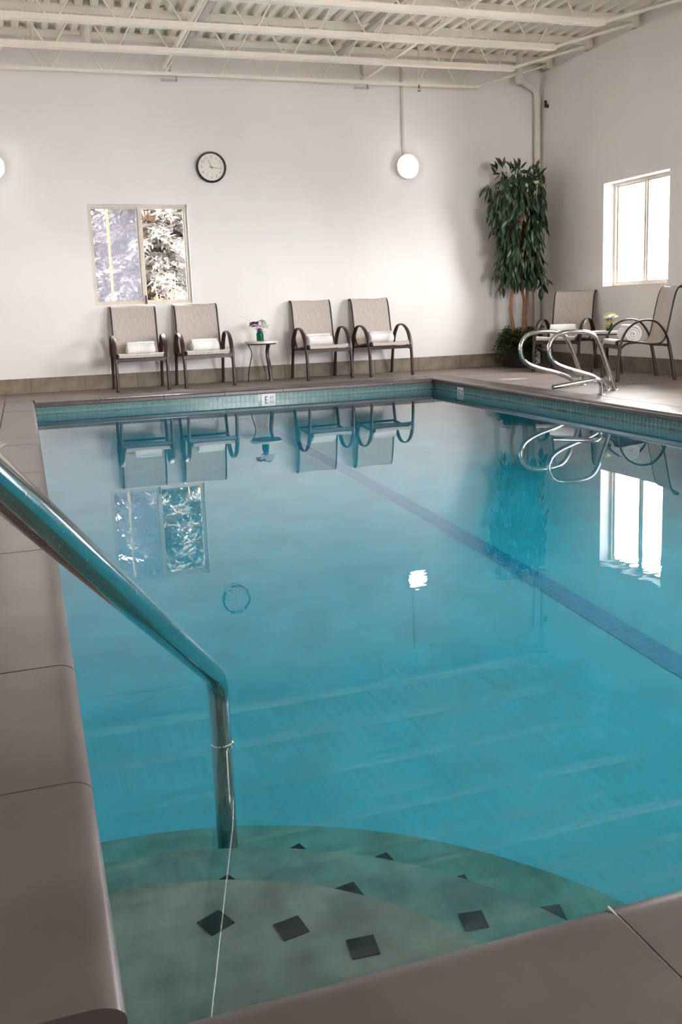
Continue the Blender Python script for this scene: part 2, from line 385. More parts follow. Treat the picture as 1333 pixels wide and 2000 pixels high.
lay(NX0-COPW-G, NX1+COPW+G, NY1+COPW+G, YW, .53); lay(XL_W, XW, YF, NY0-COPW-G, .6)
BBH = .172
bb = struct(MB().box(XL_W, XW, YW-.006, YW, 0, BBH).build('baseboard_back', 'joint'), 'brown stone tile skirting along the back wall')
n = 15; dx = (XW-XL_W)/n; me = MB().box(.002, dx-.002, -.014, -.006, .002, BBH).mesh('skirting_tile', 'base')
for i in range(n): link('skirting_tile', me, bb, loc=(XL_W+i*dx, YW, 0))
bb = struct(MB().box(XW-.006, XW, YF, YW-.014, 0, BBH).build('baseboard_right', 'joint'), 'brown stone tile skirting along the right wall')
n = 23; dy = (YW-.014-YF)/n; me = MB().box(-.014, -.006, .002, dy-.002, .002, BBH).mesh('skirting_tile', 'base')
for i in range(n): link('skirting_tile', me, bb, loc=(XW, YF+i*dy, 0))

# ------------------------------------------------------------------ coping
TH = .056
def cop_profile():
    p = [(0, -TH), (0, 0), (COPW-.05, 0)]                    # outer side ... rounded nosing at COPW
    for i in range(1, 9):
        a = math.pi/2*(1-i/8.0); p.append((COPW-.046+.046*math.cos(a), -.024+.024*math.sin(a)))
    return p + [(COPW, -TH+.006), (COPW-.006, -TH)]
CP = cop_profile()
coping = struct(MB().box(NX0-COPW+.01, NX0-.032, NY0-COPW+.01, NY1+COPW-.01, -.12, -TH+.001).box(NX1+.032, NX1+COPW-.01, NY0-COPW+.01, NY1+COPW-.01, -.12, -TH+.001)
    .box(NX0-.032, NX1+.032, NY1+.032, NY1+COPW-.01, -.12, -TH+.001).box(NX0-.032, NX1+.032, NY0-COPW+.01, NY0-.032, -.12, -TH+.001).build('trim_1', 'joint'), 'grey stone bullnose coping around the pool edge')
def stones(a, b, fn, step, first=None):
    cuts = [a]; c = first if first is not None else a+step
    while c < b-.12: cuts.append(c); c += step
    cuts.append(b)
    for u, v in zip(cuts, cuts[1:]):
        dz = random.uniform(-.001, .001)
        MB().prism(CP, lambda p, z, u=u+.002: fn(p, z+dz, u), lambda p, z, v=v-.002: fn(p, z+dz, v)).build('coping_stone', 'coping', coping, True)
stones(NY0+.045, NY1+COPW, lambda p, z, t: (NX0-COPW+p, t, z), .648, 1.755)
stones(NX0-COPW, NX1+COPW, lambda p, z, t: (t, NY0-COPW+p, z), .662, .06)
MB().box(.7205, .7235, NY0-COPW+.01, NY0-.012, -.05, -.001).build('joint_mortar', 'mortar', coping)
stones(NX0+.002, NX1-.002, lambda p, z, t: (t, NY1+COPW-p, z), .662)
stones(NY0+.002, NY1+COPW, lambda p, z, t: (NX1+COPW-p, t, z), .662)

# ------------------------------------------------------------------ pool basin
ZB = -2.0
m = MB()
m.box(BX0-.25, BX0, BY0-.25, BY1+.25, ZB, -.07).box(BX1, BX1+.25, BY0-.25, BY1+.25, ZB, -.07).box(BX0, BX1, BY1, BY1+.25, ZB, -.07).box(BX0, BX1, BY0-.25, BY0, ZB, -.07)
b = len(m.v)
for y in (BY0, BY1):
    for x in (BX0, BX1): m.v += [(x, y, ZB), (x, y, floor_z(y))]
m.f += [tuple(b+i for i in q) for q in ((1,5,7,3),(0,2,6,4),(0,1,3,2),(4,6,7,5),(0,4,5,1),(2,3,7,6))]
basin = struct(m.build('pool_basin', 'plaster'), 'pale plastered swimming pool basin with corner steps')
# grout bed + mortar line
m = MB(); g0, g1 = -.215, -.058; e = .004
m.box(BX0, BX0+e, BY0, BY1, g0, g1).box(BX1-e, BX1, BY0, BY1, g0, g1).box(BX0, BX1, BY1-e, BY1, g0, g1).box(BX0, BX1, BY0, BY0+e, g0, g1)
m.build('grout_bed', 'grout', basin)
m = MB(); e = .012
m.box(BX1-e, BX1, BY0, BY1, -.062, -.05).box(BX0, BX1, BY1-e, BY1, -.062, -.05).box(BX0, BX0+e, BY0, BY1, -.062, -.05).box(BX0, BX1, BY0, BY0+e, -.062, -.05)
m.build('mortar_line', 'mortar', basin)
TP = .0507; TS = .0465
MARK_B, MARK_R = 2.527, 9.655            # centres of the depth markers
tm_b = MB().box(-TS/2, TS/2, -.009, -.003, -TS/2, TS/2).mesh('waterline_tile', 'tile')
tm_r = MB().box(-.009, -.003, -TS/2, TS/2, -TS/2, TS/2).mesh('waterline_tile', 'tile')
rest = MB()
zr = [-.0625-TP*(i+.5) for i in range(3)]
for i in range(int((BX1-BX0)/TP)):
    x = BX0+.012+TP*(i+.5)
    for r in range(3):
        if abs(x-MARK_B) < .098: continue
        if r < 2: link('waterline_tile', tm_b, basin, loc=(x, BY1, zr[r]))
        else: rest.box(x-TS/2, x+TS/2, BY1-.009, BY1-.003, zr[r]-TS/2, zr[r]+TS/2)
    for r in range(3): rest.box(x-TS/2, x+TS/2, BY0+.003, BY0+.009, zr[r]-TS/2, zr[r]+TS/2)
for i in range(int((BY1-BY0)/TP)):
    y = BY1-.012-TP*(i+.5)
    for r in range(3):
        rest.box(BX0+.003, BX0+.009, y-TS/2, y+TS/2, zr[r]-TS/2, zr[r]+TS/2)
        if abs(y-MARK_R) < .098: continue
        if r == 0 and y > 5.6: link('waterline_tile', tm_r, basin, loc=(BX1, y, zr[r]))
        else: rest.box(BX1-.009, BX1-.003, y-TS/2, y+TS/2, zr[r]-TS/2, zr[r]+TS/2)
rest.build('lower_waterline_tiles', 'tile', basin, kind='stuff')
# depth markers "5 FT"
def marker(loc, rz):
    p = link('depth_marker', MB().box(-.077, .077, -.009, -.003, -.077, .077).mesh('depth_marker', 'white_tile'), basin, loc=loc, label='white tile reading 5 FT at the waterline'); p.rotation_euler = (0,0,rz)
    for s, sz, dx, dz in (('5', .135, -.024, .0), ('FT', .05, .041, .026)):
        o = link('lettering', text_mesh(s, sz, 'black_ink'), p, loc=(dx, -.0105, dz)); o.rotation_euler = (R(90), 0, 0)
        if s == '5': o.scale = (.8, .95, 1)
        else: o.scale = (.85, 1, 1)
marker((MARK_B, BY1, -.0625-.077), 0)
marker((BX1, MARK_R, -.0625-.077), R(-90))
# lane stripe
m = MB(); y = BY0+.3
ly = []
while y < BY1-.1: ly.append(y); y += .0505
for yy in ly:
    for k in range(2):
        xa = 2.2+k*.062; z0, z1 = floor_z(yy), floor_z(yy+.048); b = len(m.v)
        m.v += [(xa,yy,z0+.004),(xa+.058,yy,z0+.004),(xa+.058,yy+.047,z1+.004),(xa,yy+.047,z1+.004)]; m.f.append((b,b+1,b+2,b+3))
m.build('lane_stripe', 'lane', basin, fix=False, kind='stuff')
# corner steps with black accent tiles
CX, CYc = NX0, 1.062
for rad, zt, zb, marks in ((.68, -.33, -.60, (.552, (70, 55.3, 40.7, 26.1, 11.5))), (1.01, -.60, -.85, (.88, (72.5, 54.8, (37, .9), 19.3, 3.5))), (1.31, -.85, -1.4, (1.2, (65.8, (55.2, 1.197), (45.5, 1.176), (34.3, 1.185), 24)))):
    poly = [(BX0, BY0), (CX+rad, BY0)]+[(CX+rad*math.cos(R(90*i/48)), CYc+rad*math.sin(R(90*i/48))) for i in range(49)]+[(BX0, CYc+rad)]
    st = MB().prism(poly, lambda x, y: (x, y, zb), lambda x, y: (x, y, zt)).build('pool_step', 'step', basin, True)
    for a in marks[1]:
        rr = marks[0]
        if isinstance(a, tuple): a, rr = a
        cx, cy_ = CX+rr*math.cos(R(a)), CYc+rr*math.sin(R(a))
        if cx < BX0+.03 or cy_ < BY0+.03: continue
        o = link('accent_tile', MB().box(-.025, .025, -.025, .025, -.004, .003).mesh('accent_tile', 'black_tile'), st, loc=(cx, cy_, zt)); o.rotation_euler = (0, 0, R(a-46))
# water body
wt = MB().box(BX0-.02, BX1+.02, BY0-.02, BY1+.02, ZB+.05, ZW).build('pool_water', 'water')
struct(wt, 'still turquoise water filling the pool')

# ------------------------------------------------------------------ windows
def window(idx, axis, u0, u1, z0, z1, depth, label, screen=False, mid=None, latch=False):
    """axis 'y': in the back wall (u = x); axis 'x': in the right wall (u = y)"""
    if axis == 'y': P = lambda u, d, z: (u, YW+d, z)
    elif axis == 'x': P = lambda u, d, z: (XW+d, u, z)
    else: P = lambda u, d, z: (u, YF-d, z)
    def bx(mb, ua, ub, da, db, za, zb):
        a = P(ua, da, za); c = P(ub, db, zb); return mb.box(min(a[0],c[0]), max(a[0],c[0]), min(a[1],c[1]), max(a[1],c[1]), min(a[2],c[2]), max(a[2],c[2]))
    fr = .03; d0, d1 = depth, depth+.05; mb = MB()
    bx(mb, u0, u1, d0, d1, z0, z0+fr); bx(mb, u0, u1, d0, d1, z1-fr, z1); bx(mb, u0, u0+fr, d0, d1, z0+fr, z1-fr); bx(mb, u1-fr, u1, d0, d1, z0+fr, z1-fr)
    o = struct(mb.build('window_%d' % idx, 'alu'), label)
    um = (u0+u1)/2 if mid is None else mid
    bx(MB(), um-.019, um+.019, d0-.006, d1, z0+fr, z1-fr).build('meeting_stile', 'alu', o)
    s = .016
    for ua, ub, dd in ((u0+fr, um-.019, d0+.012), (um+.019, u1-fr, d0+.03)):
        mb = MB(); bx(mb, ua, ub, dd, dd+.014, z0+fr, z0+fr+s); bx(mb, ua, ub, dd, dd+.014, z1-fr-s, z1-fr); bx(mb, ua, ua+s, dd, dd+.014, z0+fr+s, z1-fr-s); bx(mb, ub-s, ub, dd, dd+.014, z0+fr+s, z1-fr-s)
        sash = mb.build('sash', 'alu', o)
        bx(MB(), ua+s, ub-s, dd+.004, dd+.009, z0+fr+s, z1-fr-s).build('pane', 'pane', sash)
    if screen: bx(MB(), u0+fr, um-.019, d1-.008, d1-.006, z0+fr, z1-fr).build('insect_screen', 'screen', o)
    if latch: bx(MB(), um+.004, um+.022, d0-.02, d0-.006, z0+.0, z0+.1).build('latch', 'black', o)
    # white reveal lining
    return o
window(1, 'y', *WB, .05, 'two-light sliding window in the back wall, frosted spruce outside', True, 1.415, True)
window(2, 'x', *WR[0], .15, 'bright sliding window in the right wall')
window(3, 'x', *WR[1], .12, 'wide sliding window midway along the right wall')
window(4, 'x', *WR[2], .12, 'wide sliding window nearest the viewer in the right wall')
for i, q in enumerate(WF): window(5+i, 'f', *q, .12, 'wide window in the front wall behind the viewer')
# sky portals in the openings
def portal(loc, rot, sx, sy):
    l = bpy.data.lights.new('daylight_portal', 'AREA'); l.shape = 'RECTANGLE'; l.size = sx; l.size_y = sy; l.cycles.is_portal = True
    o = bpy.data.objects.new('daylight_portal', l); COL.objects.link(o); o.location = loc; o.rotation_euler = rot
portal(((WB[0]+WB[1])/2, YW+.2, (WB[2]+WB[3])/2), (R(-90), 0, 0), WB[1]-WB[0], WB[3]-WB[2])
for a, b, c, d in WF: portal(((a+b)/2, YF-.22, (c+d)/2), (R(90), 0, 0), b-a, d-c)
for a, b, c, d in WR: portal((XW+.22, (a+b)/2, (c+d)/2), (R(90), 0, R(90)), b-a, d-c)

# ------------------------------------------------------------------ wall lamps, clock, conduits, pipes
def wall_lamp(x, z, lab):
    t = thing('wall_lamp', lab, 'lamp', (x, YW, z), 0, 'round wall lamps')
    MB().lathe([(.12,0),(.152,.004),(.156,.03),(.15,.055),(.132,.062),(.128,.05)], axis='y', seg=40).build('housing', 'lampbase', t, True)
    MB().lathe([(.13,.05),(.13,.062),(.122,.08),(.09,.097),(.045,.105),(.004,.107)], axis='y', seg=40).build('lens', 'lamp', t, True)
    for a in (0, 90, 180, 270): MB().box(-.008+.137*math.cos(R(a)), .008+.137*math.cos(R(a)), -.07, -.055, -.008+.137*math.sin(R(a)), .008+.137*math.sin(R(a))).build('clip', 'lampbase', t)
wall_lamp(4.803, 2.583, 'round lit wall lamp below the grey conduit, right of the clock')
wall_lamp(-.175, 2.515, 'round lit wall lamp cut off by the left edge, left of the back window')
def conduit(x, lab): tag(MB().box(x-.014, x+.014, YW-.025, YW-.001, 2.73, ZDECK).build('wall_conduit', 'conduit'), lab, 'conduit')
conduit(4.757, 'thin painted conduit running up the wall from the lamp')
ck = thing('wall_clock', 'round black-rimmed wall clock with cream dial above the window', 'clock', (2.291, YW, 2.546))
MB().lathe([(.176,0),(.178,.02),(.177,.045),(.168,.052),(.158,.05),(.154,.03),(.15,.03)], axis='y', seg=56).build('rim', 'black', ck, True)
MB().lathe([(.154,.028),(.154,.031)], axis='y', seg=56).build('dial', 'dial', ck)
for h in range(1, 13):
    a = R(90-30*h); o = link('numeral', text_mesh(str(h), .042, 'numeral', .0005), ck, loc=(.118*math.cos(a), -.0325, .118*math.sin(a))); o.rotation_euler = (R(90), 0, 0)
def hand(name, ang, ln, wd, d, back=.025):
    o = MB().prism([(-wd,-back),(wd,-back),(wd*.5,ln),(-wd*.5,ln)], lambda x, z: (x, -d, z), lambda x, z: (x, -d-.001, z)).build(name, 'hand', ck); o.rotation_euler = (0, R(ang), 0)
hand('hour_hand', -22, .088, .0035, .034); hand('minute_hand', 99, .117, .003, .036); hand('second_hand', 262, .04, .0012, .038, .02)
MB().lathe([(.006,.03),(.006,.04)], axis='y', seg=16).build('hub', 'hand', ck)
t = thing('drain_pipe', 'cream drain pipe dropping down the corner behind the potted tree', 'pipe', (0,0,0))
MB().tube(bent([(6.31,11.52,ZDECK+.03),(6.31,11.52,3.66),(6.62,11.64,3.56),(6.645,11.65,3.45),(6.645,11.65,.0)], .07), .042, seg=14).build('pipe', 'pvc', t, True)
MB().tube([(6.31,11.52,3.72),(6.31,11.52,3.6)], .05, seg=14).build('coupling', 'pvc', t, True)
MB().tube([(6.645,11.65,3.36),(6.645,11.65,3.46)], .047, seg=14).build('coupling', 'pvc', t, True)
tag(MB().tube([(XW-.001,11.5,3.335),(XW-.04,11.5,3.335)], .022, seg=10).box(XW-.06, XW-.03, 11.48, 11.5, 3.32, 3.40).build('wall_hook', 'black'), 'small black hook on the right wall beside the drain pipe', 'hook')
t = thing('roof_drain', 'short cream drain pipe hanging between the joists at the far left', 'pipe', (0,0,0))
MB().tube([(.89,10.9,ZDECK+.04),(.89,10.9,3.70)], .042, seg=16).build('pipe', 'pvc', t, True)
MB().tube([(.89,10.9,3.80),(.89,10.9,3.66)], .05, seg=16).build('collar', 'pvc', t, True)
MB().tube([(.89,10.9,3.70),(.62,10.9,3.70)], .036, seg=16).build('elbow', 'pvc', t, True)
tag(MB().tube([(.36,10.9,ZDECK+.03),(.36,10.9,3.60)], .018, seg=10).build('hanger_rod', 'pvc'), 'slim cream hanger rod left of the roof drain', 'rod')
tag(MB().box(1.5,1.56,10.88,10.94,3.84,ZDECK).build('junction_box', 'pvc'), 'small cream junction box under the deck right of the roof drain', 'box')
def sprinkler(x, y, z, lab):
    t = thing('sprinkler_head', lab, 'sprinkler', (x, y, z))
    MB().tube([(0,0,.07),(0,0,.035)], .008, seg=8).build('stem', 'black', t); MB().tube([(0,0,ZDECK+.02-z),(0,0,.07)], .011, seg=8).build('drop_pipe', 'pvc', t)
    MB().tube([(-.012,0,.035),(-.016,0,.015),(0,0,0)], .003, seg=6).tube([(.012,0,.035),(.016,0,.015),(0,0,0)], .003, seg=6).build('yoke', 'black', t)
    MB().lathe([(.018,-.003),(.018,0)], seg=12).build('deflector', 'black', t)
sprinkler(4.55, 9.25, 3.74, 'small black sprinkler head between the joists near the top edge')
sprinkler(4.80, 11.25, 3.40, 'small black sprinkler head just above the lamp conduit')

# ------------------------------------------------------------------ sling chairs
SP = [(-.315,.385),(-.305,.415),(-.27,.428),(-.16,.415),(-.02,.395),(.09,.385),(.15,.392),(.19,.425),(.212,.49),(.235,.6),(.262,.74),(.285,.85),(.302,.905),(.325,.945),(.352,.962),(.378,.955)]
SPS = smooth_path([(0,y,z) for y, z in SP], 3)
def make_chair_meshes():
    D = []
    n = len(SPS); HW = .25; m = MB(); cols = 7
    for i, p in enumerate(SPS):
        for c in range(cols):
            u = -1+2*c/(cols-1); sag = .012*(1-u*u)
            nxt = SPS[min(i+1,n-1)]-SPS[max(i-1,0)]; nrm = Vector((0, -nxt.z, nxt.y)).normalized()
            q = p - nrm*sag; m.v.append((u*HW, q.y, q.z))
    for i in range(n-1):
        for c in range(cols-1): a = i*cols+c; m.f.append((a, a+1, a+cols+1, a+cols))
    b = len(m.v); m.v += [(x, y+.0, z-.004) for x, y, z in m.v[:b]]
    for f in list(m.f): m.f.append(tuple(b+k for k in f[::-1]))
    D.append(('sling', m.mesh('sling', 'sling', True, fix=False)))
    for s in (-1, 1):
        rail = [(s*.255, p.y, p.z-.008) for p in SPS]
        D.append(('side_rail', MB().tube(rail, .010, .009, seg=8, ref=(1,0,0)).mesh('side_rail', 'frame', True)))
        x = s*.285
        fl = smooth_path([(x,-.30,0),(x,-.292,.2),(x,-.275,.36)], 4)
        D.append(('leg', MB().tube(fl, .0185, seg=10).mesh('leg', 'frame', True)))
        bl = smooth_path([(x,.295,0),(x,.262,.2),(x,.225,.38)], 4)
        D.append(('leg', MB().tube(bl, .0185, seg=10).mesh('leg', 'frame', True)))
        arm = smooth_path([(x,-.275,.36),(x,-.25,.45),(x,-.19,.545),(x,-.10,.605),(x,.0,.622),(x,.09,.6),(x,.16,.53),(x,.205,.45),(x,.225,.38)], 4)
        D.append(('arm', MB().tube(arm, .026, .0105, seg=8, ref=(1,0,0)).mesh('arm', 'frame', True)))
        und = smooth_path([(s*.262,-.275,.33),(s*.262,-.2,.385),(s*.262,-.08,.395),(s*.262,.08,.37),(s*.262,.225,.36)], 4)
        D.append(('seat_brace', MB().tube(und, .011, seg=8).mesh('seat_brace', 'frame', True)))
        for yy, li in ((-.302, -4), (.297, -3)): D[li] = D[li][:2] + (('foot_cap', MB().lathe([(.021,0),(.022,.02),(.019,.024)], c=(x, yy, 0), seg=10).mesh('foot_cap', 'frame', True)),)
    D.append(('cross_bar', MB().box(-.285,.285,-.29,-.262,.332,.372).mesh('cross_bar', 'frame')))
    D.append(('cross_bar', MB().box(-.285,.285,.213,.237,.345,.37).mesh('cross_bar', 'frame')))
    e = SPS[-1]; D.append(('top_bar', MB().tube([(-.25,e.y,e.z-.01),(.25,e.y,e.z-.01)], .011, seg=8).mesh('top_bar', 'frame', True)))
    return D
CHM = make_chair_meshes()
CH = [((1.245,11.33), -.5, 'beige sling patio armchair under the left pane of the back window'),
      ((2.0,11.345), 1.7, 'beige sling patio armchair just left of the small table on the back wall'),
      ((3.455,11.35), 3.2, 'beige sling patio armchair just right of the small table on the back wall'),
      ((4.245,11.35), 4.6, 'rightmost of the four beige sling armchairs along the back wall'),
      ((6.27,10.32), -53, 'beige sling armchair beside the potted tree'),
      ((6.14,8.65), -108, 'beige sling armchair seen side-on under the bright window')]
TOW = ['rolled white towel on the leftmost chair', 'rolled white towel on the chair left of the small table', 'rolled white towel on the chair right of the small table', 'rolled white towel on the rightmost back-wall chair', 'rolled white towel on the chair beside the potted tree', 'rolled white towel, spiral end showing, on the side-on chair']
def towel_mesh(seed):
    rnd = random.Random(seed); Ls, turns, n = .31, 3.1, 72; pts = []
    for i in range(n+1):
        t = i/n; a = t*turns*2*math.pi; r = .014+.074*t; pts.append((a, r))
    m = MB(); xs = [-Ls/2, -Ls/2+.006, -Ls/4, 0, Ls/4, Ls/2-.006, Ls/2]; th = .021
    ph = rnd.uniform(0, 6)
    for side in (0, 1):
        for i, (a, r) in enumerate(pts):
            for k, x in enumerate(xs):
                rr = r - (th if side else 0); rr = max(rr, .002)
                if k in (0, len(xs)-1): rr += (.003 if side else -.003)
                wob = 1+.03*math.sin(ph+9*x+a)
                zz = math.sin(a+ph)*rr*wob; m.v.append((x+.006*math.sin(a*1.3+ph)*(1 if abs(x) > .1 else 0), math.cos(a+ph)*rr*wob, max(zz, -.068)*(.93)))
    K = len(xs); off = (n+1)*K
    for i in range(n):
        for k in range(K-1):
            q = (i*K+k, i*K+k+1, (i+1)*K+k+1, (i+1)*K+k); m.f.append(q); m.f.append(tuple(off+j for j in q[::-1]))
        for k in (0, K-1):
            q = (i*K+k, (i+1)*K+k, off+(i+1)*K+k, off+i*K+k); m.f.append(q if k == 0 else q[::-1])
    for i in (0, n):
        for k in range(K-1): q = (i*K+k, off+i*K+k, off+i*K+k+1, i*K+k+1); m.f.append(q if i == 0 else q[::-1])
    return m.mesh('rolled_towel', 'towel', True, fix=True)
TPOS = [(.03,.06,3,2), (.03,.05,1,0), (.0,.06,1,2), (.02,.05,3,-3), (-.05,.07,2,8), (.02,-.11,4,0)]
for i, ((cx, cy_), rz, lab) in enumerate(CH):
    t = thing('sling_chair', lab, 'chair', (cx, cy_, 0), R(rz), 'sling patio chairs')
    for e_ in CHM:
        p_ = link(e_[0], e_[1], t)
        if len(e_) > 2: link(e_[2][0], e_[2][1], p_)
    tx, ty, sd, tr = TPOS[i]; c, s = math.cos(R(rz)), math.sin(R(rz))
    o = link('rolled_towel', towel_mesh(sd)); o.location = (cx+c*tx-s*ty, cy_+s*tx+c*ty, .465); o.rotation_euler = (0, 0, R(rz+tr))
    if i >= 4: o.scale = (1, 1.15, 1.2); o.location.z = .48
    tag(o, TOW[i], 'towel', 'rolled towels')

# ------------------------------------------------------------------ side tables with flower jars
def side_table(x, y, rz, lab):
    t = thing('side_table', lab, 'table', (x, y, 0), R(rz), 'small side tables')
    MB().lathe([(.185,.458),(.2,.462),(.203,.475),(.2,.488),(.19,.49)], seg=40).build('table_top', 'white_top', t, True)
    MB().lathe([(.175,.446),(.178,.458)], seg=40).build('rim', 'frame', t)
    for a in (158, 290, 48):
        ca, sa = math.cos(R(a)), math.sin(R(a)); f = lambda r, z: (r*ca, r*sa, z)
        p = smooth_path([f(.165,.45),f(.145,.41),f(.128,.36),f(.13,.30),f(.15,.22),f(.172,.12),f(.185,.0)], 4)
        MB().tube(p, .019, .006, seg=8, ref=(-sa,ca,0)).build('leg', 'frame', t, True)
side_table(2.73, 11.44, 0, 'small round white side table between the chairs on the back wall')
side_table(6.30, 9.46, 10, 'small round white side table between the two chairs by the right wall')
def petal_flower(mb, c, r, npet, tilt, rnd, width=.45):
    n = Vector((math.sin(tilt[0])*math.cos(tilt[1]), math.sin(tilt[0])*math.sin(tilt[1]), math.cos(tilt[0])))
    a = n.orthogonal().normalized(); b = n.cross(a); c = Vector(c)
    for k in range(npet):
        an = 2*math.pi*(k+rnd.uniform(-.2,.2))/npet; d = a*math.cos(an)+b*math.sin(an); e = n.cross(d); w = r*width
        v = [c, c+d*r*.5+e*w*.5+n*r*.25, c+d*r+n*r*.12, c+d*r*.5-e*w*.5+n*r*.25]; i = len(mb.v); mb.v += [tuple(q) for q in v]; mb.f.append((i,i+1,i+2,i+3))
def leafq(mb, p, d, L, W, nrm=None):
    p = Vector(p); d = Vector(d).normalized(); s = d.cross(Vector(nrm or (0,0,1)))
    if s.length < .05: s = d.cross(Vector((1,0,0)))
    s.normalize(); n = s.cross(d); i = len(mb.v)
    mb.v += [tuple(q) for q in (p, p+d*L*.35+s*W*.5-n*W*.1, p+d*L*.7+s*W*.38-n*L*.06, p+d*L-n*L*.16, p+d*L*.7-s*W*.38-n*L*.06, p+d*L*.35-s*W*.5-n*W*.1, p+d*L*.36+n*W*.05, p+d*L*.7-n*L*.03)]
    mb.f += [(i,i+1,i+6),(i,i+6,i+5),(i+1,i+2,i+7,i+6),(i+6,i+7,i+4,i+5),(i+2,i+3,i+7),(i+7,i+3,i+4)]
def jar(t, dark=False):
    MB().lathe([(.003,.0),(.034,.001),(.037,.006),(.038,.07),(.036,.08),(.031,.088),(.031,.1),(.029,.1),(.029,.088),(.034,.079),(.0355,.07),(.0355,.01),(.003,.006)], seg=28).build('jar', 'jar', t, True)
    m = MB()
    for k in range(7):
        a = k*.9; m.tube([(.018*math.cos(a), .018*math.sin(a), .012), (.02*math.cos(a+.5), .02*math.sin(a+.5), .11)], .003, seg=5)
    m.build('stems', 'stem', t)
v1 = thing('flower_jar', 'green glass jar of purple and white flowers on the back-wall table', 'vase', (2.712, 11.42, .49), 0, 'flower jars'); jar(v1); v1.scale = (1.15,)*3; rnd = random.Random(3)
def blooms(t, name, m, spots, r, npet, layers=2, width=.45):
    mb = MB()
    for s in spots:
        for l in range(layers): petal_flower(mb, (s[0], s[1], s[2]+.004*l), r*(1-.25*l), npet, (rnd.uniform(0,.6), rnd.uniform(0,6.28)), rnd, width)
    return mb.build(name, m, t, fix=False)
blooms(v1, 'purple_flowers', 'petal_purple', [(-.06,-.02,.15),(-.085,-.01,.165),(-.045,-.03,.175),(-.03,.0,.185),(-.07,.01,.185),(-.01,-.035,.115),(-.008,-.03,.1)], .042, 9, 3)
blooms(v1, 'white_flowers', 'petal_white', [(.02,-.02,.175),(.055,-.01,.18),(.035,.01,.2),(.08,.0,.155),(-.03,-.04,.14),(.01,-.03,.15),(.06,-.03,.145)], .046, 8, 3)
mb = MB()
for p, d, L in (((.045,-.01,.14),(1,-.2,-.15),.075), ((.04,0,.15),(.6,-.4,.1),.07), ((-.02,0,.12),(-.8,-.3,.3),.05), ((.02,.0,.19),(.1,0,1),.05), ((.03,.0,.19),(.6,0,.7),.05), ((.03,-.02,.11),(.6,-.3,-.7),.06)): leafq(mb, p, d, L, .028)
mb.build('leaves', 'vaseleaf', v1, fix=False)
MB().tube(smooth_path([(-.02,0,.12),(-.08,0,.19),(-.14,0,.24),(-.21,0,.265)], 4), .0018, seg=5).build('grass_stalk', 'straw', v1)
v2 = thing('flower_jar', 'green glass jar of white and yellow daisies on the right-wall table', 'vase', (6.27, 9.38, .49), 0, 'flower jars'); jar(v2)
blooms(v2, 'white_flowers', 'petal_white', [(-.06,-.02,.15),(-.045,-.045,.155),(.055,.03,.155),(.065,-.02,.15),(-.02,-.04,.165),(.02,-.03,.165)], .04, 11, 2, .35)
blooms(v2, 'yellow_flowers', 'petal_yellow', [(-.01,.0,.19),(.03,0,.185),(.05,.0,.17),(-.03,.01,.18)], .042, 11, 2, .4)
MB().lathe([(.004,.196),(.01,.2),(.008,.206)], c=(-.01,0,0), seg=10).build('flower_centre', 'petal_dark', v2, True)
mb = MB()
for k in range(14): leafq(mb, (0,0,.1), (rnd.uniform(-1,1), rnd.uniform(-1,1), rnd.uniform(.3,1)), .07, .03)
mb.build('leaves', 'vaseleaf', v2, fix=False)
mb = MB()
for k in range(9): mb.tube([(.03-.006*k,-.037,.11+.003*k),(-.02-.008*k,-.05,.075),(-.05-.009*k,-.05+.004*k,.03+.004*k)], .002, seg=5)
mb.build('raffia_bow', 'straw', v2)

# ------------------------------------------------------------------ stainless grab rails
def grab(y, prof, lab):
    t = thing('pool_grab_rail', lab, 'rail', (prof[0][0], y, 0), 0, 'stainless grab rails'); x0 = prof[0][0]
    MB().tube(smooth_path([(x-x0, 0, z) for x, z in prof], 3), .0215, seg=14, ref=(0,1,0)).build('tube', 'chrome', t, True)
    for x in (prof[0][0], prof[-1][0]): MB().lathe([(.04,0),(.04,.006),(.03,.012)], c=(x-x0, 0, 0), seg=18).build('flange', 'chrome', t, True)
near = [(5.218,0),(5.161,.146),(5.097,.309),(5.041,.444),(4.99,.515),(4.91,.552),(4.804,.563),(4.684,.562),(4.594,.542),(4.535,.49),(4.513,.416),(4.528,.338),(4.585,.279),(4.685,.236),(4.837,.188),(4.96,.150),(5.068,.098),(5.116,.045),(5.127,0)]
far = [(5.299,0),(5.273,.102),(5.214,.263),(5.147,.41),(5.09,.495),(5.016,.537),(4.904,.553),(4.776,.552),(4.681,.532),(4.617,.474),(4.593,.392),(4.609,.308),(4.67,.247),(4.791,.197),(4.937,.157),(5.067,.114),(5.166,.065),(5.205,.02),(5.21,0)]
grab(7.7, near, 'looped stainless grab rail at the pool edge, the nearer of two')
grab(8.38, far, 'looped stainless grab rail at the pool edge, the farther of two')
t = thing('bent_rail_stub', 'low bent stainless tube reaching over the coping below the grab rails', 'rail', (4.873, 7.4, 0))
MB().tube(bent([(0,0,0),(-.005,0,.15),(-.28,0,.122),(-.5,0,.1)], .12, 10), .0215, seg=14, ref=(0,1,0)).build('tube', 'chrome', t, True)
MB().lathe([(.038,0),(.038,.006),(.03,.01)], seg=18).build('flange', 'chrome', t, True)

